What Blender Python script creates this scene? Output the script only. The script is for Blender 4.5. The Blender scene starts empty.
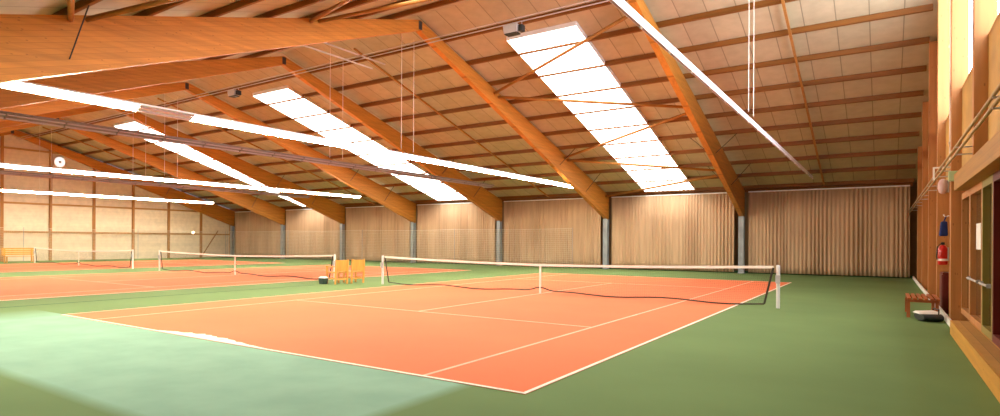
import bpy, bmesh, math, random
from mathutils import Vector, Matrix
random.seed(7)
sc = bpy.context.scene
COL = sc.collection
PI = math.pi

# ------------------------------------------------------------------ hall dimensions (metres)
EAVE_Y = 19.2                       # curtain wall columns
PITCH = 7.28                        # truss spacing
TX = [9.75 - PITCH * k for k in range(1, 8)]
SL = 0.267                          # roof slope
ZR = 9.56                           # truss top at the ridge
XL, XR = -41.55, 9.80               # gable walls
SLN = 0.277                         # the near slope is a little steeper
def ztop(y): return ZR - (SL if y > 0 else SLN) * abs(y)
def zbot(y): return 9.18 - (0.324 if y > 0 else 0.345) * abs(y)
PUR = [1.55 + 1.755 * k for k in range(11)]
SKY = [-1.15, -15.68, -29.8]
SKW = 1.32

# ------------------------------------------------------------------ materials
def mat(name, base=(.8, .8, .8), rough=.6, metal=0, spec=.3):
    m = bpy.data.materials.new(name); m.use_nodes = True
    nt = m.node_tree; b = nt.nodes['Principled BSDF']
    b.inputs['Base Color'].default_value = (*base, 1)
    b.inputs['Roughness'].default_value = rough
    b.inputs['Metallic'].default_value = metal
    b.inputs['Specular IOR Level'].default_value = spec
    return m, nt, b
def N(nt, t, **kw):
    n = nt.nodes.new(t)
    for k, v in kw.items(): setattr(n, k, v)
    return n
def ramp(nt, stops):
    r = N(nt, 'ShaderNodeValToRGB'); e = r.color_ramp.elements
    while len(e) < len(stops): e.new(.5)
    for i, (p, c) in enumerate(stops): e[i].position = p; e[i].color = (*c, 1)
    return r
def mapping(nt, scale, rot=(0, 0, 0)):
    tc = N(nt, 'ShaderNodeTexCoord'); mp = N(nt, 'ShaderNodeMapping')
    mp.inputs['Scale'].default_value = scale; mp.inputs['Rotation'].default_value = rot
    nt.links.new(tc.outputs['Object'], mp.inputs['Vector']); return mp
def mul(c, k): return tuple(min(1, x * k) for x in c)

def noise_mat(name, base, var=.25, scale=(3, 3, 3), rough=.7, detail=4, spec=.3, bump=0):
    m, nt, b = mat(name, base, rough, 0, spec)
    mp = mapping(nt, scale); n = N(nt, 'ShaderNodeTexNoise'); n.inputs['Detail'].default_value = detail
    n.inputs['Scale'].default_value = 1
    r = ramp(nt, [(.3, mul(base, 1 - var)), (.7, mul(base, 1 + var))])
    nt.links.new(mp.outputs[0], n.inputs['Vector']); nt.links.new(n.outputs['Fac'], r.inputs[0])
    nt.links.new(r.outputs[0], b.inputs['Base Color'])
    if bump:
        bp = N(nt, 'ShaderNodeBump'); bp.inputs['Strength'].default_value = bump
        nt.links.new(n.outputs['Fac'], bp.inputs['Height']); nt.links.new(bp.outputs[0], b.inputs['Normal'])
    return m

def wood_mat(name, base, axis='y', scale=1.0, rough=.5, lam=0, slope=0, knots=True, var=.22):
    """grain runs along axis; lam>0 draws glue lines every lam metres measured across (z + slope*|y|)"""
    m, nt, b = mat(name, base, rough, 0, .25)
    s = {'x': (.5, 9, 9), 'y': (9, .5, 9), 'z': (9, 9, .5)}[axis]
    mp = mapping(nt, tuple(v * scale for v in s))
    n = N(nt, 'ShaderNodeTexNoise'); n.inputs['Scale'].default_value = 1; n.inputs['Detail'].default_value = 6
    n.inputs['Distortion'].default_value = .4
    nt.links.new(mp.outputs[0], n.inputs['Vector'])
    r = ramp(nt, [(.25, mul(base, 1 - var)), (.5, base), (.8, mul(base, 1 + var))])
    nt.links.new(n.outputs['Fac'], r.inputs[0]); out = r.outputs[0]
    if lam:
        tc = N(nt, 'ShaderNodeTexCoord'); sx = N(nt, 'ShaderNodeSeparateXYZ'); nt.links.new(tc.outputs['Object'], sx.inputs[0])
        ab = N(nt, 'ShaderNodeMath', operation='ABSOLUTE'); nt.links.new(sx.outputs['Y'], ab.inputs[0])
        ma = N(nt, 'ShaderNodeMath', operation='MULTIPLY_ADD'); ma.inputs[1].default_value = slope
        nt.links.new(ab.outputs[0], ma.inputs[0]); nt.links.new(sx.outputs['Z'], ma.inputs[2])
        dv = N(nt, 'ShaderNodeMath', operation='DIVIDE'); dv.inputs[1].default_value = lam; nt.links.new(ma.outputs[0], dv.inputs[0])
        fl = N(nt, 'ShaderNodeMath', operation='FLOOR'); nt.links.new(dv.outputs[0], fl.inputs[0])
        wn = N(nt, 'ShaderNodeTexWhiteNoise', noise_dimensions='1D'); nt.links.new(fl.outputs[0], wn.inputs['W'])
        rr = ramp(nt, [(0, (.84, .84, .84)), (1, (1.0, 1.0, 1.0))]); nt.links.new(wn.outputs['Value'], rr.inputs[0])
        mx = N(nt, 'ShaderNodeMix', data_type='RGBA', blend_type='MULTIPLY'); mx.inputs['Factor'].default_value = 1
        nt.links.new(out, mx.inputs[6]); nt.links.new(rr.outputs[0], mx.inputs[7]); out = mx.outputs[2]
        fr = N(nt, 'ShaderNodeMath', operation='FRACT'); nt.links.new(dv.outputs[0], fr.inputs[0])
        lt = N(nt, 'ShaderNodeMath', operation='LESS_THAN'); lt.inputs[1].default_value = .05; nt.links.new(fr.outputs[0], lt.inputs[0])
        mx2 = N(nt, 'ShaderNodeMix', data_type='RGBA'); mx2.inputs[7].default_value = (*mul(base, .62), 1)
        nt.links.new(lt.outputs[0], mx2.inputs['Factor']); nt.links.new(out, mx2.inputs[6]); out = mx2.outputs[2]
    if knots:
        mp2 = mapping(nt, {'x': (1.6, 4, 4), 'y': (4, 1.6, 4), 'z': (4, 4, 1.6)}[axis])
        v = N(nt, 'ShaderNodeTexVoronoi'); v.inputs['Scale'].default_value = 2.6; nt.links.new(mp2.outputs[0], v.inputs['Vector'])
        lt = N(nt, 'ShaderNodeMapRange'); lt.inputs['From Min'].default_value = .07; lt.inputs['From Max'].default_value = .13
        lt.inputs['To Min'].default_value = .65; lt.inputs['To Max'].default_value = 0
        nt.links.new(v.outputs['Distance'], lt.inputs['Value'])
        mx = N(nt, 'ShaderNodeMix', data_type='RGBA'); mx.inputs[7].default_value = (*mul(base, .42), 1)
        nt.links.new(lt.outputs[0], mx.inputs['Factor']); nt.links.new(out, mx.inputs[6]); out = mx.outputs[2]
    nt.links.new(out, b.inputs['Base Color'])
    return m

def plank_mat(name, base, axis, width, rough=.6, gap=.05, var=.2, dark=.45):
    """boards side by side along axis ('x','y','z'), each board its own tint, thin dark joints"""
    m, nt, b = mat(name, base, rough, 0, .2)
    tc = N(nt, 'ShaderNodeTexCoord'); sx = N(nt, 'ShaderNodeSeparateXYZ'); nt.links.new(tc.outputs['Object'], sx.inputs[0])
    dv = N(nt, 'ShaderNodeMath', operation='DIVIDE'); dv.inputs[1].default_value = width
    nt.links.new(sx.outputs[axis.upper()], dv.inputs[0])
    fl = N(nt, 'ShaderNodeMath', operation='FLOOR'); fr = N(nt, 'ShaderNodeMath', operation='FRACT')
    nt.links.new(dv.outputs[0], fl.inputs[0]); nt.links.new(dv.outputs[0], fr.inputs[0])
    wn = N(nt, 'ShaderNodeTexWhiteNoise', noise_dimensions='1D'); nt.links.new(fl.outputs[0], wn.inputs['W'])
    r = ramp(nt, [(0, mul(base, 1 - var)), (1, mul(base, 1 + var))]); nt.links.new(wn.outputs['Value'], r.inputs[0])
    mp = mapping(nt, (2, 2, 2)); n = N(nt, 'ShaderNodeTexNoise'); n.inputs['Scale'].default_value = 1.5; n.inputs['Detail'].default_value = 5
    nt.links.new(mp.outputs[0], n.inputs['Vector'])
    r2 = ramp(nt, [(.3, (.86, .86, .86)), (.7, (1, 1, 1))]); nt.links.new(n.outputs['Fac'], r2.inputs[0])
    mx = N(nt, 'ShaderNodeMix', data_type='RGBA', blend_type='MULTIPLY'); mx.inputs['Factor'].default_value = 1
    nt.links.new(r.outputs[0], mx.inputs[6]); nt.links.new(r2.outputs[0], mx.inputs[7])
    lt = N(nt, 'ShaderNodeMath', operation='LESS_THAN'); lt.inputs[1].default_value = gap; nt.links.new(fr.outputs[0], lt.inputs[0])
    m2 = N(nt, 'ShaderNodeMix', data_type='RGBA'); m2.inputs[7].default_value = (*mul(base, dark), 1)
    nt.links.new(lt.outputs[0], m2.inputs['Factor']); nt.links.new(mx.outputs[2], m2.inputs[6])
    nt.links.new(m2.outputs[2], b.inputs['Base Color'])
    return m

def glow_mat(name, col, strength, base=(.8, .8, .8)):
    m, nt, b = mat(name, base, .4)
    b.inputs['Emission Color'].default_value = (*col, 1)
    b.inputs['Emission Strength'].default_value = strength
    return m

M = {}
M['glulam'] = wood_mat('glulam', (.56, .22, .032), 'y', lam=.12, slope=SL)
M['purlin'] = wood_mat('purlin_timber', (.20, .075, .013), 'x', knots=False)
M['brace'] = wood_mat('brace_timber', (.36, .16, .035), 'x', knots=False)
M['postwood'] = wood_mat('post_timber', (.45, .20, .065), 'z')
M['wallpost'] = wood_mat('wall_post_timber', (.42, .20, .06), 'z', knots=False)
M['girt'] = wood_mat('girt_timber', (.50, .27, .09), 'y', knots=False)
M['lintel'] = wood_mat('lintel_timber', (.44, .22, .035), 'y', lam=.1)
M['ply'] = noise_mat('plywood', (.46, .27, .06), .22, (3, 1.2, 2), .55)
M['deck'] = plank_mat('deck_boards', (.52, .28, .08), 'x', .12)
M['riser'] = wood_mat('riser_board', (.55, .27, .04), 'y')
M['roof'] = plank_mat('roof_panels', (.50, .44, .29), 'x', .809, gap=.035, var=.06, dark=.5)
M['cream'] = plank_mat('cream_boards', (.86, .73, .53), 'z', .26, gap=.04, var=.04, dark=.8)
M['wallwood'] = plank_mat('wall_boards', (.34, .14, .035), 'y', .14, gap=.07, var=.25)
M['darkwall'] = plank_mat('outer_wall_boards', (.25, .15, .07), 'x', .2)
M['curtain'] = noise_mat('curtain_fabric', (.53, .355, .215), .10, (5, 5, .35), .9, spec=.05)
M['curtainhem'] = noise_mat('curtain_hem', (.50, .35, .2), .1, (8, 8, 2), .9, spec=.05)
M['steel'] = noise_mat('grey_steel', (.30, .32, .33), .15, (2, 2, 2), .45)
M['darksteel'] = noise_mat('dark_steel', (.05, .045, .04), .2, (5, 5, 5), .4)
M['zinc'] = noise_mat('zinc', (.60, .56, .55), .1, (3, 3, 3), .35)
M['housing'] = noise_mat('lamp_housing', (.90, .88, .90), .04, (2, 2, 2), .4)
M['reflector'] = noise_mat('lamp_reflector', (.90, .89, .90), .03, (2, 2, 2), .35)
M['tube'] = glow_mat('lit_tube', (1, .92, .75), 260)
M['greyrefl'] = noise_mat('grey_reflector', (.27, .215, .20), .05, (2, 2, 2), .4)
M['deadtube'] = noise_mat('unlit_tube', (.42, .33, .34), .05, (2, 2, 2), .3)
M['wire'] = noise_mat('white_wire', (.85, .80, .72), .05, (2, 2, 2), .5)
M['skylight'] = glow_mat('skylight_sheet', (1, .98, .92), 8.0)
M['gableglass'] = glow_mat('gable_glazing', (.78, .85, 1.0), 13.0)
M['floor'] = noise_mat('green_carpet', (.145, .225, .08), .10, (.35, .35, .35), .85, detail=8, spec=.1)
def worn_lane(m, x0, x1, y0, y1, col):
    # the strip of carpet behind the near baseline is an older, bleached, bluer piece
    nt = m.node_tree; b = nt.nodes['Principled BSDF']; src = b.inputs['Base Color'].links[0].from_socket
    tc = N(nt, 'ShaderNodeTexCoord'); nz = N(nt, 'ShaderNodeTexNoise'); nz.inputs['Scale'].default_value = 1.3; nz.inputs['Detail'].default_value = 6
    nt.links.new(tc.outputs['Object'], nz.inputs['Vector'])
    sx = N(nt, 'ShaderNodeSeparateXYZ'); nt.links.new(tc.outputs['Object'], sx.inputs[0])
    acc = None
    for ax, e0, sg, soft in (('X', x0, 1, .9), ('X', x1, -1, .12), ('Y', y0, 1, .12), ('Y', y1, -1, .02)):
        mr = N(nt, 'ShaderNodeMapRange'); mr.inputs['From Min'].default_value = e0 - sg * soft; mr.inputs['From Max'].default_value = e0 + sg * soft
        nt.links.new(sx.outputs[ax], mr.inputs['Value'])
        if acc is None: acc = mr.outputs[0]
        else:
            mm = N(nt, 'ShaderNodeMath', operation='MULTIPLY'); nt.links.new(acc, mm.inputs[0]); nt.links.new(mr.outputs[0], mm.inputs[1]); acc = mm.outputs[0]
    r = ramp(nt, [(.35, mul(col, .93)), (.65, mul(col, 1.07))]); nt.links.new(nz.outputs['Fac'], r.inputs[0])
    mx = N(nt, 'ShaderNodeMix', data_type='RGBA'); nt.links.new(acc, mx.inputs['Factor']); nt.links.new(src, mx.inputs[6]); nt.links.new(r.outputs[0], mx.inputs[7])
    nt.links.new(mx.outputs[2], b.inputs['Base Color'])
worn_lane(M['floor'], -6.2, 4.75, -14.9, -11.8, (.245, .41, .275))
M['court'] = noise_mat('orange_carpet', (.76, .195, .082), .07, (.3, .3, .3), .85, detail=8, spec=.1)
M['line'] = noise_mat('line_paint', (.88, .79, .62), .06, (3, 3, 3), .8, spec=.1)
M['wornline'] = noise_mat('worn_line_paint', (.84, .50, .33), .08, (3, 3, 3), .8, spec=.1)
M['seam'] = noise_mat('carpet_seam', (.05, .12, .05), .1, (3, 3, 3), .9)
M['tape'] = noise_mat('white_tape', (.85, .80, .68), .05, (3, 3, 3), .7)
M['cord'] = noise_mat('dark_cord', (.035, .03, .02), .1, (3, 3, 3), .8)
M['darktape'] = noise_mat('dark_tape', (.05, .04, .025), .1, (3, 3, 3), .8)
M['postwhite'] = noise_mat('white_enamel', (.75, .74, .70), .04, (3, 3, 3), .35)
M['chair'] = wood_mat('chair_timber', (.68, .33, .07), 'z', knots=False)
M['bench'] = wood_mat('bench_timber', (.40, .12, .04), 'y', knots=False)
M['black'] = noise_mat('black_plastic', (.02, .025, .022), .1, (3, 3, 3), .5)
M['greenblack'] = noise_mat('dark_green_plastic', (.03, .06, .045), .1, (3, 3, 3), .5)
M['red'] = noise_mat('red_enamel', (.55, .02, .015), .05, (3, 3, 3), .3)
M['maroon'] = noise_mat('maroon_paint', (.11, .012, .008), .08, (3, 3, 3), .5)
M['blue'] = noise_mat('dark_blue_fabric', (.012, .025, .12), .15, (6, 6, 6), .9)
M['white'] = noise_mat('white_paint', (.82, .80, .76), .04, (3, 3, 3), .5)
M['grey'] = noise_mat('grey_plastic', (.45, .44, .42), .06, (3, 3, 3), .5)
M['paleg'] = noise_mat('pale_green_plastic', (.45, .62, .36), .06, (3, 3, 3), .4)
M['pink'] = noise_mat('pale_pink_plastic', (.62, .45, .45), .05, (3, 3, 3), .4)
M['olive'] = noise_mat('olive_paint', (.24, .19, .04), .08, (3, 3, 3), .5)
M['rope'] = noise_mat('net_rope', (.75, .66, .50), .05, (3, 3, 3), .8)
M['glass'] = mat('door_glass', (.10, .06, .03), .06, 0, .6)[0]
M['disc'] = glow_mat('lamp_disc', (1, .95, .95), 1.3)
M['pipe'] = noise_mat('tan_pipe', (.45, .32, .17), .06, (3, 3, 3), .4)
M['bulb'] = glow_mat('small_lamp', (1, .85, .5), 14)

# ------------------------------------------------------------------ mesh helpers
class MB:
    def __init__(s): s.v = []; s.f = []
    def add(s, vs, fs):
        o = len(s.v); s.v += [tuple(v) for v in vs]; s.f += [tuple(i + o for i in f) for f in fs]; return s
    def box(s, x0, x1, y0, y1, z0, z1):
        vs = [(x, y, z) for z in (z0, z1) for y in (y0, y1) for x in (x0, x1)]
        return s.add(vs, [(0, 2, 3, 1), (4, 5, 7, 6), (0, 1, 5, 4), (2, 6, 7, 3), (0, 4, 6, 2), (1, 3, 7, 5)])
    def hexa(s, vs):   # eight corners: bottom ring ccw, top ring ccw
        return s.add(vs, [(3, 2, 1, 0), (4, 5, 6, 7), (0, 1, 5, 4), (1, 2, 6, 5), (2, 3, 7, 6), (3, 0, 4, 7)])
    def bar(s, a, b, w, h=None, up=(0, 0, 1)):
        a, b = Vector(a), Vector(b); h = h or w; d = (b - a).normalized(); u = Vector(up)
        if abs(d.dot(u)) > .99: u = Vector((0, 1, 0))
        r = d.cross(u).normalized(); u = r.cross(d)
        c = [(-w / 2, -h / 2), (w / 2, -h / 2), (w / 2, h / 2), (-w / 2, h / 2)]
        return s.hexa([a + r * i + u * j for i, j in c] + [b + r * i + u * j for i, j in c])
    def tube(s, pts, r, n=8, cap=True):
        pts = [Vector(p) for p in pts]; rings = []
        for i, p in enumerate(pts):
            d = (pts[min(i + 1, len(pts) - 1)] - pts[max(i - 1, 0)]).normalized()
            u = Vector((0, 0, 1)) if abs(d.z) < .95 else Vector((0, 1, 0))
            a = d.cross(u).normalized(); b = a.cross(d)
            rr = r[i] if isinstance(r, (list, tuple)) else r
            rings.append([p + (a * math.cos(2 * PI * k / n) + b * math.sin(2 * PI * k / n)) * rr for k in range(n)])
        vs = [v for q in rings for v in q]; fs = []
        for i in range(len(pts) - 1):
            for k in range(n):
                a, b = i * n + k, i * n + (k + 1) % n
                fs.append((a, b, b + n, a + n))
        if cap: fs += [tuple(range(n))[::-1], tuple(range((len(pts) - 1) * n, len(pts) * n))]
        return s.add(vs, fs)
    def prism(s, prof, axis, t0, t1):
        """closed profile of (a,b) extruded along axis; axis 'x': (y,z), 'y': (x,z), 'z': (x,y)"""
        n = len(prof)
        def P(a, b, t): return {'x': (t, a, b), 'y': (a, t, b), 'z': (a, b, t)}[axis]
        vs = [P(a, b, t0) for a, b in prof] + [P(a, b, t1) for a, b in prof]
        fs = [tuple(range(n)), tuple(range(2 * n - 1, n - 1, -1))] + [(i, i + n, (i + 1) % n + n, (i + 1) % n) for i in range(n)]
        return s.add(vs, fs)
    def build(s, name, m, parent=None, smooth=False, bevel=0):
        me = bpy.data.meshes.new(name); me.from_pydata(s.v, [], s.f)
        bm = bmesh.new(); bm.from_mesh(me); bmesh.ops.recalc_face_normals(bm, faces=bm.faces); bm.to_mesh(me); bm.free()
        me.materials.append(m if not isinstance(m, str) else M[m])
        if smooth:
            for p in me.polygons: p.use_smooth = True
        o = bpy.data.objects.new(name, me); COL.objects.link(o)
        if parent is not None: o.parent = parent
        if bevel:
            b = o.modifiers.new('bevel', 'BEVEL'); b.width = bevel; b.segments = 2; b.limit_method = 'ANGLE'
        return o
def tag(o, label=None, cat=None, group=None, kind=None):
    if label: o['label'] = label
    if cat: o['category'] = cat
    if group: o['group'] = group
    if kind: o['kind'] = kind
    return o
def empty(name, loc=(0, 0, 0), rz=0):
    o = bpy.data.objects.new(name, None); COL.objects.link(o); o.location = loc; o.rotation_euler = (0, 0, rz)
    o.empty_display_size = .2; return o
def struct(o): o['kind'] = 'structure'; return o
def copy_tree(o, parent=None):
    c = o.copy(); COL.objects.link(c)
    if parent is not None: c.parent = parent
    for ch in list(o.children): copy_tree(ch, c)
    return c
ORD = ['first', 'second', 'third', 'fourth', 'fifth', 'sixth', 'seventh', 'eighth', 'ninth', 'tenth', 'eleventh']

# ------------------------------------------------------------------ the setting
struct(MB().box(XL - .3, XR + .4, -19.9, 19.9, -.2, 0).build('floor', 'floor'))
w = struct(MB().box(XL - .2, XL, -19.9, 19.9, 0, 4.2).prism([(-19.9, 4.2), (19.9, 4.2), (0, ZR + .2)], 'x', XL - .2, XL).build('wall_left', 'cream'))
ly = [-19.0 + 3.27 * k for k in range(0, 12)]
ly = [2.75 + 3.27 * k for k in range(-5, 6)]
for y in ly:
    MB().box(XL, XL + .16, y - .09, y + .09, 0, ztop(y) - .05).build('post', 'wallpost', w)
for z in (2.15, 4.25, 6.3, 8.2):
    ym = min(19.2, (ZR - z) / SL - .3)
    MB().box(XL, XL + .10, -ym, ym, z - .07, z + .07).build('girt', 'girt', w)
MB().bar((XL + .2, 15.9, .2), (XL + .2, 17.6, 2.5), .07).build('brace', 'wallpost', w)
struct(MB().box(XL - .2, XR + .3, 19.65, 19.85, 0, 4.75).build('wall_back', 'darkwall'))
struct(MB().box(XL - .2, XR + .3, -19.85, -19.65, 0, 4.75).build('wall_front', 'darkwall'))

# roof sheets, with openings for the six skylights
def sheet(mb, x0, x1, y0, y1, zo, t):
    for s in (1, -1):
        a, b = y0 * s, y1 * s
        za, zb = ztop(a) + zo, ztop(b) + zo
        mb.hexa([(x0, a, za), (x1, a, za), (x1, b, zb), (x0, b, zb), (x0, a, za + t), (x1, a, za + t), (x1, b, zb + t), (x0, b, zb + t)])
cm = MB()
sheet(cm, XL - .2, XR + .3, 0, 2.3, .18, .06)
edges = [XL - .2]
for c in sorted(SKY): edges += [c - SKW, c + SKW]
edges.append(XR + .3)
for i in range(0, len(edges), 2): sheet(cm, edges[i], edges[i + 1], 2.3, 18.95, .18, .06)
sheet(cm, XL - .2, XR + .3, 18.95, 19.9, .18, .06)
struct(cm.build('ceiling', 'roof'))
n = 1
for s in (1, -1):
    for c in SKY:
        mb = MB(); nx = 24
        for i in range(nx):          # corrugated translucent sheet
            xa, xb = c - SKW + 2 * SKW * i / nx, c - SKW + 2 * SKW * (i + 1) / nx
            ha, hb = .02 * (i % 2), .02 * ((i + 1) % 2)
            y0, y1 = 2.3 * s, 18.95 * s; zs = .045 if s > 0 else .13; z0, z1 = ztop(y0) + zs, ztop(y1) + zs
            mb.hexa([(xa, y0, z0 + ha), (xb, y0, z0 + hb), (xb, y1, z1 + hb), (xa, y1, z1 + ha),
                     (xa, y0, z0 + ha + .02), (xb, y0, z0 + hb + .02), (xb, y1, z1 + hb + .02), (xa, y1, z1 + ha + .02)])
        wo = struct(mb.build('window_%d' % n, 'skylight')); n += 1
        kb = MB()
        for xk in (c - SKW - .02, c + SKW): 
            kb.hexa([(xk, y0, z0 - .02), (xk + .02, y0, z0 - .02), (xk + .02, y1, z1 - .02), (xk, y1, z1 - .02), (xk, y0, z0 + .15), (xk + .02, y0, z0 + .15), (xk + .02, y1, z1 + .15), (xk, y1, z1 + .15)])
        kb.box(c - SKW, c + SKW, y0 - .01, y0 + .01, z0 - .02, z0 + .15)
        kb.build('frame', 'white', wo)

# right gable wall: boards below, glazed band above, posts in front
PY = [15.2, 11.1, 7.0, 3.0, -1.2, -5.2, -9.3, -13.4, -17.4]
ZG = 4.75
wr = struct(MB().box(XR, XR + .15, -2.5, 19.9, 0, ZG).box(XR, XR + .15, -19.9, -2.5, 2.75, ZG).box(XR, XR + .15, -19.9, -16.5, ZG, ztop(-19.9)).build('wall_right', 'wallwood'))
pg = MB().prism([(4.0, ZG), (19.9, ZG), (19.9, ztop(19.9) + .16), (4.0, ztop(4.0) + .16)], 'x', XR, XR + .15)
pg.build('gable_panel', 'wallwood', wr)
g = MB().prism([(4.0, ZG), (4.0, ztop(4) + .16), (0, ZR + .16), (-16.5, ztop(-16.5) + .16), (-16.5, ZG)], 'x', XR + .04, XR + .08)
struct(g.build('window_7', 'gableglass'))
for i, y in enumerate(PY):
    z0 = 0 if y > -2 else 2.95
    MB().box(9.54, XR - .002, y - .1, y + .1, z0, ztop(y) + .1).build('post', 'postwood', wr, bevel=.008)
for y in (13.2, 9.1, 5.0, 1.0):
    MB().box(9.66, XR - .002, y - .06, y + .06, 0, ZG).build('stud', 'postwood', wr)
# plywood boarding between the posts, above the glazed front
ys = [3.0, -1.2, -5.2, -9.3, -13.4, -17.4]
for a, b in zip(ys[:-1], ys[1:]):
    MB().box(9.70, XR - .004, b + .1, a - .1, 2.95 if a < 0 else 2.95, 4.75).build('plywood_panel', 'ply', wr)
MB().box(9.52, XR - .004, -19.6, -2.3, 2.62, 2.93).build('lintel', 'lintel', wr, bevel=.006)
struct(MB().box(9.50, 9.54, -2.2, 19.0, 0, .13).build('baseboard_right', 'white'))
# glazed timber front under the lintel
def frame_door(name, y1, y0, glass, fm, leaf=False):
    d = struct(MB().box(9.78, 9.80, y0 + .05, y1 - .05, .3, 2.58).build(name, glass))
    MB().box(9.70, 9.84, y0, y0 + .09, .25, 2.62).box(9.70, 9.84, y1 - .09, y1, .25, 2.62).box(9.70, 9.84, y0 + .09, y1 - .09, 2.50, 2.62).box(9.70, 9.84, y0 + .09, y1 - .09, .25, .36).build('frame', fm, d)
    return d
d = frame_door('window_8', -1.32, -2.85, 'glass', 'postwood')
d = frame_door('door_1', -2.86, -4.62, 'glass', 'postwood')
MB().tube([(9.66, -3.0, 1.02), (9.66, -4.45, 1.02)], .018).box(9.66, 9.70, -3.05, -3.01, .99, 1.05).box(9.66, 9.70, -4.45, -4.41, .99, 1.05).build('push_bar', 'grey', d)
MB().box(9.764, 9.779, -3.75, -3.1, 1.53, 1.98).build('notice', 'white', d)
d = frame_door('door_2', -4.63, -5.85, 'glass', 'olive')
MB().tube([(9.66, -4.8, 1.02), (9.66, -5.7, 1.02)], .018).box(9.66, 9.70, -4.85, -4.81, .99, 1.05).box(9.66, 9.70, -5.7, -5.66, .99, 1.05).build('push_bar', 'grey', d)
d = frame_door('door_3', -5.86, -7.3, 'maroon', 'maroon')
d = frame_door('window_9', -7.31, -9.6, 'glass', 'postwood')
d = frame_door('window_10', -9.61, -12.6, 'glass', 'postwood')
d = frame_door('window_11', -12.61, -19.6, 'glass', 'postwood')
struct(MB().box(10.3, 10.4, -19.9, -1.3, 0, 2.75).build('trim_1', 'maroon'))
# timber step in front of the glazed doors
pf = empty('wooden_step', (9.43, -3.0, 0)); tag(pf, 'long orange timber step running along the foot of the glazed doors', 'step')
MB().box(.0, .03, -16.5, 0, 0, .25).build('riser', 'riser', pf, bevel=.004)
MB().box(.03, .42, -16.5, .0, .19, .25).build('deck', 'deck', pf)

# ------------------------------------------------------------------ glulam trusses
def rafter(s):
    mb = MB(); hw = .11; n = 14
    ysr = [0.02 + (EAVE_Y + .1 - .02) * i / n for i in range(n + 1)]
    vs = []
    for y in ysr:
        for x, z in ((-hw, zbot(y * s)), (hw, zbot(y * s)), (hw, ztop(y * s)), (-hw, ztop(y * s))): vs.append((x, y * s, z))
    fs = [(0, 1, 2, 3), tuple(len(vs) - 4 + k for k in (3, 2, 1, 0))]
    for i in range(n):
        for k in range(4): fs.append((i * 4 + k, i * 4 + (k + 1) % 4, i * 4 + 4 + (k + 1) % 4, i * 4 + 4 + k))
    return mb.add(vs, fs)
def column(s):
    mb = MB()       # steel H column carrying the rafter end
    y0 = 19.10 * s; w, d, t = .26, .30, .03
    mb.box(-w / 2, w / 2, min(y0 - d / 2, y0 - d / 2 + t), max(y0 - d / 2, y0 - d / 2 + t), 0, 3.02)
    mb.box(-w / 2, w / 2, y0 + d / 2 - t, y0 + d / 2, 0, 3.02)
    mb.box(-t / 2, t / 2, y0 - d / 2 + t, y0 + d / 2 - t, 0, 3.02)
    mb.box(-.16, .16, y0 - .2, y0 + .2, 0, .03)
    return mb
tlabels = ['glulam roof truss nearest the right gable wall, its apex out of frame',
           'big glulam truss in front, its near rafter sweeping across the top left',
           'third glulam truss from the right, directly behind the big front one',
           'fourth glulam truss from the right, just left of the second skylight',
           'fifth glulam truss from the right, just right of the third skylight',
           'sixth glulam truss from the right, just left of the third skylight',
           'last glulam truss against the cream boarded wall at far left']
tr = empty('roof_truss', (TX[0], 0, 0))
for s in (1, -1): rafter(s).build('rafter', 'glulam', tr)
for s in (1, -1): column(s).build('column', 'steel', tr)
MB().box(-.125, .125, -.10, .10, zbot(.1) + .06, ZR - .05).build('ridge_plate', 'darksteel', tr)
for s in (1, -1):
    for yb in (PUR[6], PUR[8]):
        for sx in (1, -1):
            MB().tube([(sx * .12, yb * s, zbot(yb * s) + .3), (sx * .95, yb * s, ztop(yb * s) + .02)], .016, 6).build('fly_brace', 'darksteel', tr)
tag(tr, tlabels[0], 'roof truss', 'glulam roof trusses')
for i in range(1, 7):
    c = copy_tree(tr); c.location = (TX[i], 0, 0); c['label'] = tlabels[i]

# purlins: eleven lines on each slope, running the length of the hall
for s in (1, -1):
    for k, y in enumerate(PUR):
        mb = MB(); zc = ztop(y * s)
        x0, x1 = XL + .02, XR - .26
        mb.hexa([(x0, s * (y - .05), zc + .014), (x1, s * (y - .05), zc + .014), (x1, s * (y + .05), zc + .001), (x0, s * (y + .05), zc + .001),
                 (x0, s * (y - .05), zc + .18), (x1, s * (y - .05), zc + .18), (x1, s * (y + .05), zc + .155), (x0, s * (y + .05), zc + .155)])
        o = mb.build('roof_purlin', 'purlin')
        side = 'far roof slope over the curtains' if s > 0 else 'near roof slope overhead'
        tag(o, '%s timber purlin down from the ridge on the %s' % (ORD[k], side), 'purlin', 'roof purlins')
# sag bars down the middle of the bays without skylight
bl = {6.11: 'in the rightmost roof bay', -8.45: 'between front truss and second skylight', -23.01: 'in the bay between second and third skylights', -37.57: 'in the roof bay at the far left wall'}
for x, t in bl.items():
    for s in (1, -1):
        mb = MB(); mb.bar((x, s * .6, ztop(.6 * s) - .03), (x, s * 18.9, ztop(18.9 * s) - .03), .07, .07)
        tag(mb.build('sag_bar', 'brace'), 'thin timber bar %s, %s slope' % (t, 'far' if s > 0 else 'near'), 'roof bar', 'roof sag bars')
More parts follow.
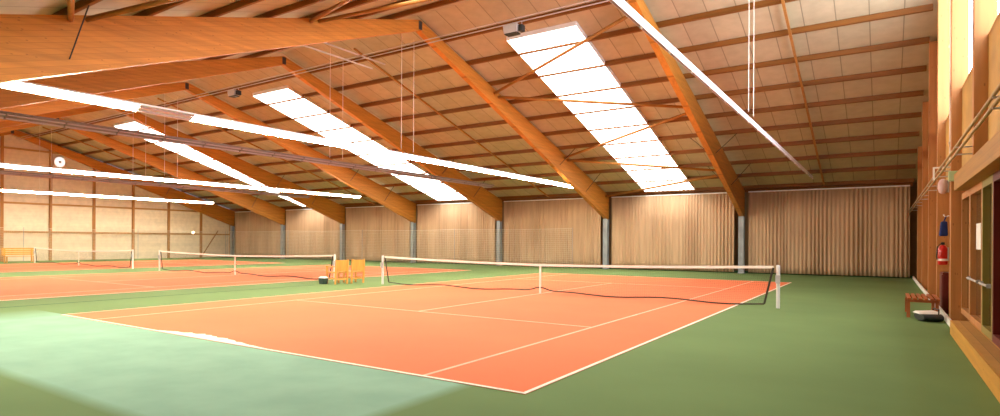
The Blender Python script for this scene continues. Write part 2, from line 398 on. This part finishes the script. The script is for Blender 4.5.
# zigzag wind bracing in the first skylight bay
xa, xb = TX[1] + .12, TX[0] - .12
for s in (1, -1):
    nodes = [(xb, 1.7), (xa, 5.5), (xb, 8.9), (xa, 12.8), (xb, 16.0), (xa, 18.9)] if s > 0 else [(xb, 1.7), (xa, 5.2), (xb, 8.6), (xa, 11.9), (xb, 15.3), (xa, 18.8)]
    bz = .2 if s > 0 else .09
    for i in range(5):
        (x0, y0), (x1, y1) = nodes[i], nodes[i + 1]; y0 += .16; y1 -= .16
        mb = MB().tube([(x0, y0 * s, ztop(y0 * s) - bz), (x1, y1 * s, ztop(y1 * s) - bz)], .06, 8)
        tag(mb.build('wind_brace', 'brace', smooth=True), '%s diagonal brace from the ridge under the %s skylight of the front bay' % (ORD[i], 'far' if s > 0 else 'near'), 'roof brace', 'diagonal roof braces')

# conduits under the ridge with two box floodlights
for k, (y, z) in enumerate(((.33, 8.92), (.52, 8.86))):
    t = MB().tube([(XL + .2, y, z), (XR - .1, y, z)], .018, 6).build('ridge_conduit', 'zinc')
    tag(t, '%s pale conduit running along under the roof ridge' % ('upper thin' if k == 0 else 'lower thin'), 'conduit')
def flood(x, label):
    e = empty('floodlight', (x, .45, 8.68)); tag(e, label, 'floodlight', 'floodlights under the ridge')
    MB().hexa([(-.24, -.17, -.2), (.24, -.17, -.2), (.24, .17, -.16), (-.24, .17, -.16), (-.26, -.2, .06), (.26, -.2, .06), (.26, .18, .06), (-.26, .18, .06)]).build('housing', 'grey', e, bevel=.015)
    MB().box(-.22, .22, -.15, .15, -.225, -.19).build('lens', 'black', e)
    MB().box(.27, .40, -.12, .12, -.18, .02).build('gear_box', 'black', e, bevel=.01)
    for dx in (.1, .34): MB().tube([(dx, 0, .06), (dx, 0, .16)], .012, 6).build('hanger', 'zinc', e)
    return e
flood(-1.25, 'grey box floodlight under the ridge at the top of the first skylight')
flood(-16.05, 'grey box floodlight under the ridge at the top of the second skylight')
# two short rods running off the big front rafter
for k, (dz, x) in enumerate(((0, -8.0), (.36, -8.0))):
    t = MB().tube([(x, -2.6, 8.62 + dz), (x, 1.2 + .8 * k, 8.62 + dz)], .03, 6).build('steel_rod', 'zinc')
    tag(t, 'thin pale rod behind the big front rafter, %s of the pair' % ('lower' if k == 0 else 'upper'), 'rod')

# ------------------------------------------------------------------ hanging fluorescent rows
def lamp_row(x, yend, face, label, ystart=-17.5, dead=(), lit=True, tilt=58, refl='reflector', body='housing', k=1.0):
    """face +1: reflector opens towards +x, -1 towards -x"""
    root = empty('fluorescent_light_row', (x, yend, 0)); tag(root, label, 'light row', 'hanging fluorescent rows')
    z = 4.81; a = math.radians(tilt); f = face
    # cross-section in (u,z): reflector plate tilted towards the court, short lips, spine box behind
    def P(u, v):    # u across the plate, v out of its face
        return (f * (u * k * math.sin(a) + v * k * math.cos(a)), z + u * k * math.cos(a) - v * k * math.sin(a))
    L = yend - ystart
    h = MB()
    quads = [[P(-.15, .012), P(-.13, 0), P(-.135, -.015), P(-.16, .005)], [P(-.135, -.015), P(-.13, 0), P(.13, 0), P(.135, -.015)], [P(.13, 0), P(.15, .06), P(.16, .058), P(.135, -.015)]]
    for q in quads: h.prism(q, 'y', -L, 0)
    for yy in [-L, -.012] + [-1.47 * q - .006 for q in range(1, int(L / 1.47) + 1)]: h.prism([P(-.14, .05), P(-.13, 0), P(.13, 0), P(.15, .06)], 'y', yy, yy + .012)
    h.build('reflector', refl, root)
    MB().prism([P(-.05, -.016), P(.05, -.016), P(.05, -.06), P(-.05, -.06)], 'y', -L, 0).build('housing', body, root)
    nU = int(L / 1.47); first = None
    for i in range(nU):
        y1 = -.03 - i * 1.47; y0 = y1 - 1.41
        for u in (-.07, .07):
            cx_, cz_ = P(u, .045)
            isd = not lit or any(abs((yend + (y0 + y1) / 2) - dd) < .75 for dd in dead)
            MB().tube([(cx_, y0, cz_), (cx_, y1, cz_)], .02, 8).build('tube', 'deadtube' if isd else 'tube', root, smooth=False)
    # suspension wires up to the roof
    for yw in (.2, .95):
        if yw > yend - .3: continue
        top = ztop(yw) - .02
        MB().tube([(0, yw - yend, z + .2), (0, yw - yend, top)], .009, 5).build('wire', 'wire', root)
    return root
lamp_row(5.7, 17.7, -1, 'pale back of the light row above the near court right sideline, up to right', lit=False, tilt=30, k=.85)
lamp_row(-5.7, 16.4, 1, 'brightest fluorescent row, above the near court left side, with one unlit lamp', dead=(-9.4,))
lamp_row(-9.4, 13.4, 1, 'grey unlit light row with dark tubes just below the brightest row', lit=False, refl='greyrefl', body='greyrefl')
lamp_row(-21.6, 15.6, 1, 'bright white fluorescent row crossing the cream wall, the upper one')
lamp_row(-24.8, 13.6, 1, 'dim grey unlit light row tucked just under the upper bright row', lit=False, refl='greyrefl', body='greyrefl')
lamp_row(-37.0, 14.0, 1, 'farthest and lowest bright fluorescent row in front of the cream wall')

# ------------------------------------------------------------------ curtains between the columns
def curtain(x0, x1, label, seed):
    rnd = random.Random(seed)
    W = x1 - x0; n = int(W / .03); ph = 0; vs = []; y = EAVE_Y - .02
    zt = 4.28
    prof = []
    for i in range(n + 1):
        ph += (.03 / .17) * 2 * PI * (.6 + .8 * rnd.random())
        amp = .035 + .02 * math.sin(i * .11 + seed)
        prof.append((x0 + W * i / n, math.sin(ph) * amp + .02 * math.sin(i * .05 + seed * 2)))
    zs = [.06, .5, 1.5, 2.8, zt]
    mb = MB(); vs = []
    for j, zz in enumerate(zs):
        k = 1.15 - .55 * (zz / zt)
        for (x, d) in prof: vs.append((x - x0 - W / 2, d * k, zz))
    m = n + 1; fs = []
    for j in range(len(zs) - 1):
        for i in range(n): fs.append((j * m + i, j * m + i + 1, (j + 1) * m + i + 1, (j + 1) * m + i))
    root = empty('curtain', ((x0 + x1) / 2, y, 0)); tag(root, label, 'curtain', 'curtains along the far wall')
    o = mb.add(vs, fs).build('fabric', 'curtain', root, smooth=True)
    so = o.modifiers.new('solid', 'SOLIDIFY'); so.thickness = .006
    MB().box(-W / 2, W / 2, -.03, .03, zt, zt + .06).build('curtain_rail', 'white', root)
cl = ['dim beige curtain in the last bay before the right wall', 'bright beige curtain behind the right half of the near net, below the first skylight',
      'shaded beige curtain behind the near net centre strap, third from the right', 'lighter beige curtain under the second skylight, fourth from the right',
      'shaded beige curtain behind the two wooden chairs, fifth from the right', 'pale curtain below the third skylight, left of the wooden chairs',
      'small far curtain next to the cream boarded wall corner']
xs = [9.45] + TX
for i in range(7):
    a = xs[i] - (.05 if i == 0 else .36); b = xs[i + 1] + .30
    curtain(b, a, cl[i], i + 3)
# eave plate above the curtains
struct(MB().box(XL + .1, XR - .3, 19.36, 19.6, 4.3, 4.6).build('trim_2', 'purlin'))
struct(MB().box(XL + .1, XR - .3, 19.36, 19.6, 0, .12).build('trim_3', 'seam'))

# ------------------------------------------------------------------ courts
def court(x, label, scuff=False):
    root = empty('tennis_court', (x, 0, 0)); tag(root, label, 'tennis court', 'tennis courts')
    HW, HL, S, V = 5.485, 11.885, 4.115, 6.4
    MB().box(-HW, HW, -HL, HL, .0, .006).build('court_surface', 'court', root)
    l = MB(); q = MB(); t = .05; z0, z1 = .0061, .009
    for s in (1, -1):
        m = l if s < 0 else q
        m.box(-HW, HW, s * HL - (t * 1.2 if s > 0 else 0), s * HL + (0 if s > 0 else t * 1.2), z0, z1)
        m = l if s > 0 else q
        m.box(s * HW - (t if s > 0 else 0), s * HW + (0 if s > 0 else t), -HL + .06, HL - .06, z0, z1)
        q.box(s * S - t / 2, s * S + t / 2, -HL + .06, HL - .06, z0, z1)
        q.box(-S + t / 2, S - t / 2, s * V - t / 2, s * V + t / 2, z0, z1)
        q.box(-t / 2, t / 2, min(s * (HL - .06), s * (HL - .18)), max(s * (HL - .06), s * (HL - .18)), z0, z1)
    q.box(-t / 2, t / 2, -V + t / 2, V - t / 2, z0, z1)
    l.build('border_lines', 'line', root)
    q.build('court_lines', 'wornline', root)
    if scuff:
        rnd = random.Random(3); top = []; bot = []
        for i in range(30):
            u = i / 29; xx = -1.75 + 2.9 * u
            h = .24 * math.sin(PI * u ** .75) ** 1.3 * (.65 + .5 * rnd.random()) + .01
            bot.append((xx, -HL + .0605)); top.append((xx, -HL + .06 + h))
        m = MB(); vs = [(a, b, .0085) for a, b in bot] + [(a, b, .0085) for a, b in top]
        fs = [(i, i + 1, 31 + i, 30 + i) for i in range(29)]
        o = m.add(vs, fs).build('worn_patch', 'line', root); o['label'] = 'whitish worn patch along the baseline'
    return root
court(0, 'large orange tennis court in the foreground', True)
court(-15.3, 'orange tennis court in the middle, left of the wooden chairs')
court(-30.8, 'farthest orange tennis court, along the cream boarded wall')
struct(MB().box(-8.02, -7.97, -16, -2.0, 0, .004).build('trim_4', 'seam'))

# ------------------------------------------------------------------ tennis nets
def ztopnet(x): return 1.045 - (1.045 - .914) * (1 - abs(x) / 6.4) ** 1.0 - .02 * math.sin(PI * (abs(x) / 6.4))
def zbotnet(x):
    a = abs(x); b = .07 + .03 * math.sin(a * 2.1)
    return b + .13 * math.exp(-(a / .28) ** 2)
def xs_at(x, t):   # side edges are drawn inwards towards the foot
    k = x / 6.3
    return x - k ** 5 * .20 * (1 - t) ** 1.0
def net(x, label):
    root = empty('tennis_net', (x, 0, 0)); tag(root, label, 'tennis net', 'tennis nets')
    c = MB(); r = .0013; nv = 250
    def P(u, t):
        xx = -6.3 + 12.6 * u; return Vector((xs_at(xx, t), .012 * math.sin(u * 40) * math.sin(t * 3), zbotnet(xx) + (ztopnet(xx) - zbotnet(xx)) * t))
    for i in range(nv + 1):
        c.tube([P(i / nv, t) for t in (0, .25, .5, .75, 1)], r, 3, False)
    for j in range(1, 21):
        c.tube([P(i / 60, j / 21) for i in range(61)], r, 3, False)
    c.build('net_mesh', 'cord', root)
    h = MB(); nn = 48
    for i in range(nn):
        a, b = P(i / nn, 1), P((i + 1) / nn, 1)
        h.hexa([a + Vector(v) for v in ((0, -.012, -.055), (0, .012, -.055), (0, .012, .012), (0, -.012, .012))] + [b + Vector(v) for v in ((0, -.012, -.055), (0, .012, -.055), (0, .012, .012), (0, -.012, .012))])
    h.build('headband', 'tape', root)
    MB().tube([P(i / 96, 0) for i in range(97)], .021, 6).build('bottom_tape', 'darktape', root)
    for u in (0, 1):
        MB().tube([P(u, t) for t in (0, .2, .4, .6, .8, .96)], .024, 6).build('side_tape', 'darktape', root)
    MB().box(-.025, .025, -.02, .02, .01, ztopnet(0) + .015).build('centre_strap', 'tape', root)
    for s in (1, -1):
        p = MB().tube([(s * 6.4, 0, 0), (s * 6.4, 0, 1.06), (s * 6.4, 0, 1.075)], [.042, .042, .03], 12).build('post', 'postwhite', root, smooth=False)
        MB().box(s * 6.4 - .05, s * 6.4 + .05, -.07, -.03, .62, .82).build('winder', 'grey', p)
net(0, 'tennis net across the large foreground court')
net(-15.3, 'tennis net on the middle court, its end beside the chairs')
net(-30.8, 'tennis net on the farthest court by the cream wall')

# ------------------------------------------------------------------ backstop netting along the far wall and the left wall
def backstop(pts0, pts1, label, npole, H=2.45, seed=1):
    a, b = Vector(pts0), Vector(pts1); L = (b - a).length; d = (b - a) / L
    root = empty('backstop_net', a); tag(root, label, 'backstop net')
    c = MB(); nv = int(L / .12)
    def P(u, z): return d * (L * u) + Vector((0, 0, z - .06 * math.sin(PI * ((u * npole) % 1)) * (z / H)))
    for i in range(nv + 1): c.tube([P(i / nv, .03), P(i / nv, H)], .0055, 3, False)
    for j in range(1, 20): c.tube([P(i / 60, H * j / 20) for i in range(61)], .0055, 3, False)
    c.build('netting', 'rope', root)
    MB().tube([P(i / 80, H) for i in range(81)], .012, 5).build('top_rope', 'rope', root)
    for i in range(npole + 1):
        q = d * (L * i / npole); MB().tube([(q.x, q.y, 0), (q.x, q.y, H + .04)], .014, 6).build('pole', 'steel', root)
backstop((-40.9, 18.3, 0), (-6.6, 18.3, 0), 'pale backstop netting hung low in front of the far curtains', 4)
backstop((-41.0, -8.0, 0), (-41.0, 18.2, 0), 'pale backstop netting along the foot of the cream boarded wall', 3)

# ------------------------------------------------------------------ chairs and small things
def chair(loc, rz, label):
    r = empty('wooden_chair', loc, rz); tag(r, label, 'chair', 'wooden court chairs')      # faces local +y
    w, d = .60, .60
    MB().box(-w / 2 + .02, w / 2 - .02, -d / 2 + .05, d / 2, .41, .45).build('seat', 'chair', r, bevel=.006)
    MB().hexa([(-w / 2 + .04, -d / 2 + .02, .47), (w / 2 - .04, -d / 2 + .02, .47), (w / 2 - .04, -d / 2 + .045, .47), (-w / 2 + .04, -d / 2 + .045, .47),
               (-w / 2 + .04, -d / 2 - .03, .9), (w / 2 - .04, -d / 2 - .03, .9), (w / 2 - .04, -d / 2 - .005, .9), (-w / 2 + .04, -d / 2 - .005, .9)]).build('backrest', 'chair', r)
    for sx in (1, -1):
        MB().bar((sx * (w / 2 - .03), -d / 2 + .04, 0), (sx * (w / 2 - .03), -d / 2 - .02, .92), .055, .055, (0, 1, 0)).build('leg', 'chair', r)
        MB().box(sx * (w / 2 - .03) - .0275, sx * (w / 2 - .03) + .0275, d / 2 - .06, d / 2, 0, .64).build('leg', 'chair', r)
        MB().box(sx * (w / 2 - .03) - .035, sx * (w / 2 - .03) + .035, -d / 2 + .02, d / 2 + .02, .64, .67).build('armrest', 'chair', r)
        MB().box(sx * (w / 2 - .03) - .015, sx * (w / 2 - .03) + .015, -d / 2 + .05, d / 2 - .06, .18, .23).build('stretcher', 'chair', r)
    MB().box(-w / 2 + .05, w / 2 - .05, -d / 2 + .03, -d / 2 + .055, .16, .21).build('stretcher', 'chair', r)
chair((-7.82, -.98, 0), math.radians(80), 'wooden armchair between two courts, the one beside the dark crate')
chair((-7.76, -.12, 0), math.radians(76), 'wooden armchair between two courts, the one nearer the foreground net')
b = empty('storage_crate', (-8.1, -1.42, 0)); tag(b, 'small dark crate with white lid on the floor beside the chairs', 'crate')
MB().hexa([(-.11, -.11, 0), (.11, -.11, 0), (.11, .11, 0), (-.11, .11, 0), (-.14, -.13, .22), (.14, -.13, .22), (.14, .13, .22), (-.14, .13, .22)]).build('body', 'greenblack', b, bevel=.01)
MB().hexa([(-.15, -.14, .22), (.15, -.14, .22), (.15, .14, .22), (-.15, .14, .22), (-.10, -.09, .28), (.10, -.09, .28), (.10, .09, .28), (-.10, .09, .28)]).build('lid', 'white', b, bevel=.01)

# bench at the far left wall
def left_bench():
    r = empty('park_bench', (-38.6, -.35, 0)); tag(r, 'wooden slatted bench against the cream wall at far left', 'bench')
    for i in range(4): MB().box(.05 - .12 * i - .05, .05 - .12 * i + .05, -1.0, 1.0, .42, .45).build('seat_slat', 'chair', r)
    for i in range(4): MB().box(-.46, -.43, -1.0, 1.0, .52 + .13 * i, .62 + .13 * i).build('back_slat', 'chair', r)
    for y in (-.85, .85):
        MB().box(-.04, .04, y - .04, y + .04, 0, .42).build('leg', 'chair', r)
        MB().box(-.43, -.36, y - .04, y + .04, 0, 1.0).build('leg', 'chair', r)
left_bench()
# round glowing lamp high on the left wall
ck = empty('round_wall_lamp', (XL + .18, 3.3, 7.5)); tag(ck, 'big round white glowing lamp high on the cream wall above the bright rows', 'lamp')
MB().tube([(0, 0, 0), (.10, 0, 0), (.14, 0, 0)], [.30, .40, .42], 32).build('rim', 'white', ck)
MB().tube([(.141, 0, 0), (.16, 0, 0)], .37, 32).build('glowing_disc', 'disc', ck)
MB().tube([(.16, 0, 0), (.22, 0, 0)], .10, 16).build('hub', 'grey', ck)
lp = empty('bulkhead_lamp', (XL + .16, 14.9, 2.3)); tag(lp, 'small glowing round lamp low on the cream wall near the corner', 'lamp')
MB().tube([(0, 0, 0), (.05, 0, 0)], .13, 16).build('base', 'grey', lp)
MB().tube([(.05, 0, 0), (.09, 0, 0), (.11, 0, 0)], [.11, .10, .05], 16).build('globe', 'bulb', lp)

# slatted bench by the right wall
bn = empty('slatted_bench', (9.17, .35, 0)); tag(bn, 'low red-brown slatted wooden bench against the right wall', 'bench')
for i in range(6): MB().box(-.28 + .096 * i, -.28 + .096 * i + .065, -.75, .95, .40, .435).build('slat', 'bench', bn, bevel=.004)
for y in (-.6, .8):
    MB().box(-.28, .26, y - .03, y + .03, .34, .40).build('cross_rail', 'bench', bn)
    for x in (-.26, .22): MB().box(x - .03, x + .03, y - .03, y + .03, 0, .34).build('leg', 'bench', bn)
# sports bag on the floor by the bench
sb = empty('sports_bag', (9.23, -.85, 0), math.radians(15)); tag(sb, 'black sports bag with white top on the floor before the bench', 'bag')
def rbox(mb, x0, x1, prof, n=10):
    return mb.prism(prof, 'x', x0, x1)
pr = [(.30 * math.cos(2 * PI * k / 16), .09 + .09 * math.sin(2 * PI * k / 16)) for k in range(16)]
MB().prism(pr, 'x', -.17, .17).build('body', 'black', sb, bevel=.02)
MB().hexa([(-.24, -.22, .155), (.15, -.2, .165), (.17, .22, .165), (-.22, .25, .155), (-.19, -.16, .20), (.12, -.12, .215), (.13, .15, .22), (-.18, .18, .20)]).build('towel', 'white', sb, bevel=.02)
MB().tube([(.1, -.2, .15), (.12, -.14, .26), (.12, .12, .26), (.1, .2, .15)], .012, 6).build('handle', 'black', sb)
# fire extinguisher on the boards
fe = empty('fire_extinguisher', (9.55, 1.0, 1.14)); tag(fe, 'red fire extinguisher with white label hanging on the right wall boards', 'fire extinguisher')
MB().tube([(0, 0, 0), (0, 0, .02), (0, 0, .36), (0, 0, .43), (0, 0, .46)], [.08, .09, .09, .06, .03], 16).build('cylinder', 'red', fe, smooth=True)
MB().tube([(0, 0, .09), (0, 0, .14)], .0915, 16).build('label_band', 'white', fe)
MB().box(-.03, .03, -.05, .03, .46, .52).build('valve', 'black', fe)
MB().tube([(-.03, -.03, .49), (-.1, -.06, .42), (-.11, -.05, .2), (-.1, -.03, .12)], .012, 6).build('hose', 'black', fe)
MB().box(.08, .105, -.05, .05, .1, .4).build('bracket', 'grey', fe)
# dark blue bag on a hook
hb = empty('hanging_bag', (9.56, .95, 1.8)); tag(hb, 'dark blue bag hanging from a white hook above the extinguisher', 'bag')
MB().hexa([(-.08, -.14, 0), (.07, -.14, 0), (.07, .14, 0), (-.08, .14, 0), (-.05, -.1, .34), (.06, -.1, .34), (.06, .1, .34), (-.05, .1, .34)]).build('body', 'blue', hb, bevel=.03)
MB().tube([(.0, -.05, .33), (.04, -.02, .45), (.04, .02, .45), (0, .05, .33)], .012, 6).build('strap', 'blue', hb)
MB().tube([(.095, 0, .47), (.03, 0, .44), (.0, 0, .47), (.0, 0, .50)], .014, 6).build('hook', 'white', hb)
# oval lamp, pale green box, pipes on the right wall
ov = empty('bulkhead_lamp', (9.55, 1.05, 2.78)); tag(ov, 'oval pinkish bulkhead lamp on the right wall under the double pipe', 'lamp')
MB().tube([(0, 0, 0), (0, 0, .03), (0, 0, .12), (0, 0, .22), (0, 0, .31), (0, 0, .34)], [.03, .07, .095, .095, .07, .03], 12).build('cover', 'pink', ov, smooth=True)
MB().box(.06, .105, -.05, .05, .03, .31).build('base', 'grey', ov)
gb = empty('emergency_light', (9.5, -1.55, 2.86)); tag(gb, 'small pale green emergency light box on the post by the glazed doors', 'emergency light')
MB().box(-.02, .16, -.1, .02, 0, .2).build('cover', 'paleg', gb, bevel=.02)
MB().box(.0, .14, .02, .25, .02, .18).build('base', 'grey', gb)
for k, (x, z) in enumerate(((9.36, 3.13), (9.36, 3.02))):
    p = empty('wall_pipe', (x, 18.5, 0)); tag(p, '%s pipe of the pair running along the right wall posts' % ('upper' if k == 0 else 'lower'), 'pipe')
    MB().tube([(0, 0, z), (0, -37.5, z)], .019, 8).build('pipe', 'pipe', p, smooth=True)
    for y in PY: MB().box(-.01, .20, y - 18.5 - .02, y - 18.5 + .02, z - .036, z - .019).build('clip', 'zinc', p)
vp = empty('vertical_pipe', (9.58, -.78, 3.3)); tag(vp, 'white vertical pipe beside the tall post, running up to the roof', 'pipe')
MB().tube([(0, 0, 0), (0, 0, ztop(-.78) - 3.25)], .04, 10).build('tube', 'white', vp, smooth=True)
for zz in (.4, 2.4, 4.4): MB().box(-.05, .07, -.02, .02, zz, zz + .04).build('clip', 'zinc', vp)
e = empty('pipe_bracket', (9.36, -.9, 3.19)); tag(e, 'pale metal bracket over the double pipe at the post', 'bracket')
MB().box(-.08, .19, -.03, .03, .0, .03).build('arm', 'wire', e)
MB().box(-.08, -.05, -.03, .03, -.24, .0).build('drop', 'wire', e)
# maroon cabinet on the boards under the extinguisher
mc = empty('floor_cabinet', (9.66, 1.6, 0)); tag(mc, 'narrow dark maroon cabinet on the floor under the extinguisher', 'cabinet')
MB().box(-.1, .13, -.4, .4, .0, .95).build('body', 'maroon', mc, bevel=.01)
MB().box(-.115, -.1, -.36, .36, .06, .9).build('door', 'maroon', mc)

# ------------------------------------------------------------------ camera, world, view
cam = bpy.data.cameras.new('camera'); co = bpy.data.objects.new('camera', cam); COL.objects.link(co)
yaw, roll, fpx, cx, cy = -.6602, .0051, 619.5, 404.3, 240.9
F = Vector((math.sin(yaw), math.cos(yaw), 0)); R0 = Vector((math.cos(yaw), -math.sin(yaw), 0)); U0 = Vector((0, 0, 1))
R = math.cos(roll) * R0 + math.sin(roll) * U0; U = -math.sin(roll) * R0 + math.cos(roll) * U0
mw = Matrix((R, U, -F)).transposed().to_4x4(); mw.translation = (8.502, -17.8768, 1.6276)
co.matrix_world = mw
cam.sensor_width = 36; cam.lens = fpx / 1000 * 36
cam.shift_x = (500 - cx) / 1000; cam.shift_y = (cy - 208) / 1000
cam.clip_start = .05; cam.clip_end = 300
sc.camera = co
w = bpy.data.worlds.new('sky'); sc.world = w; w.use_nodes = True
w.node_tree.nodes['Background'].inputs[0].default_value = (.7, .8, 1, 1)
w.node_tree.nodes['Background'].inputs[1].default_value = 1.0
sc.view_settings.view_transform = 'Standard'; sc.view_settings.look = 'None'
sc.view_settings.gamma = 1; sc.view_settings.use_curve_mapping = False
sc.view_settings.exposure = -0.36
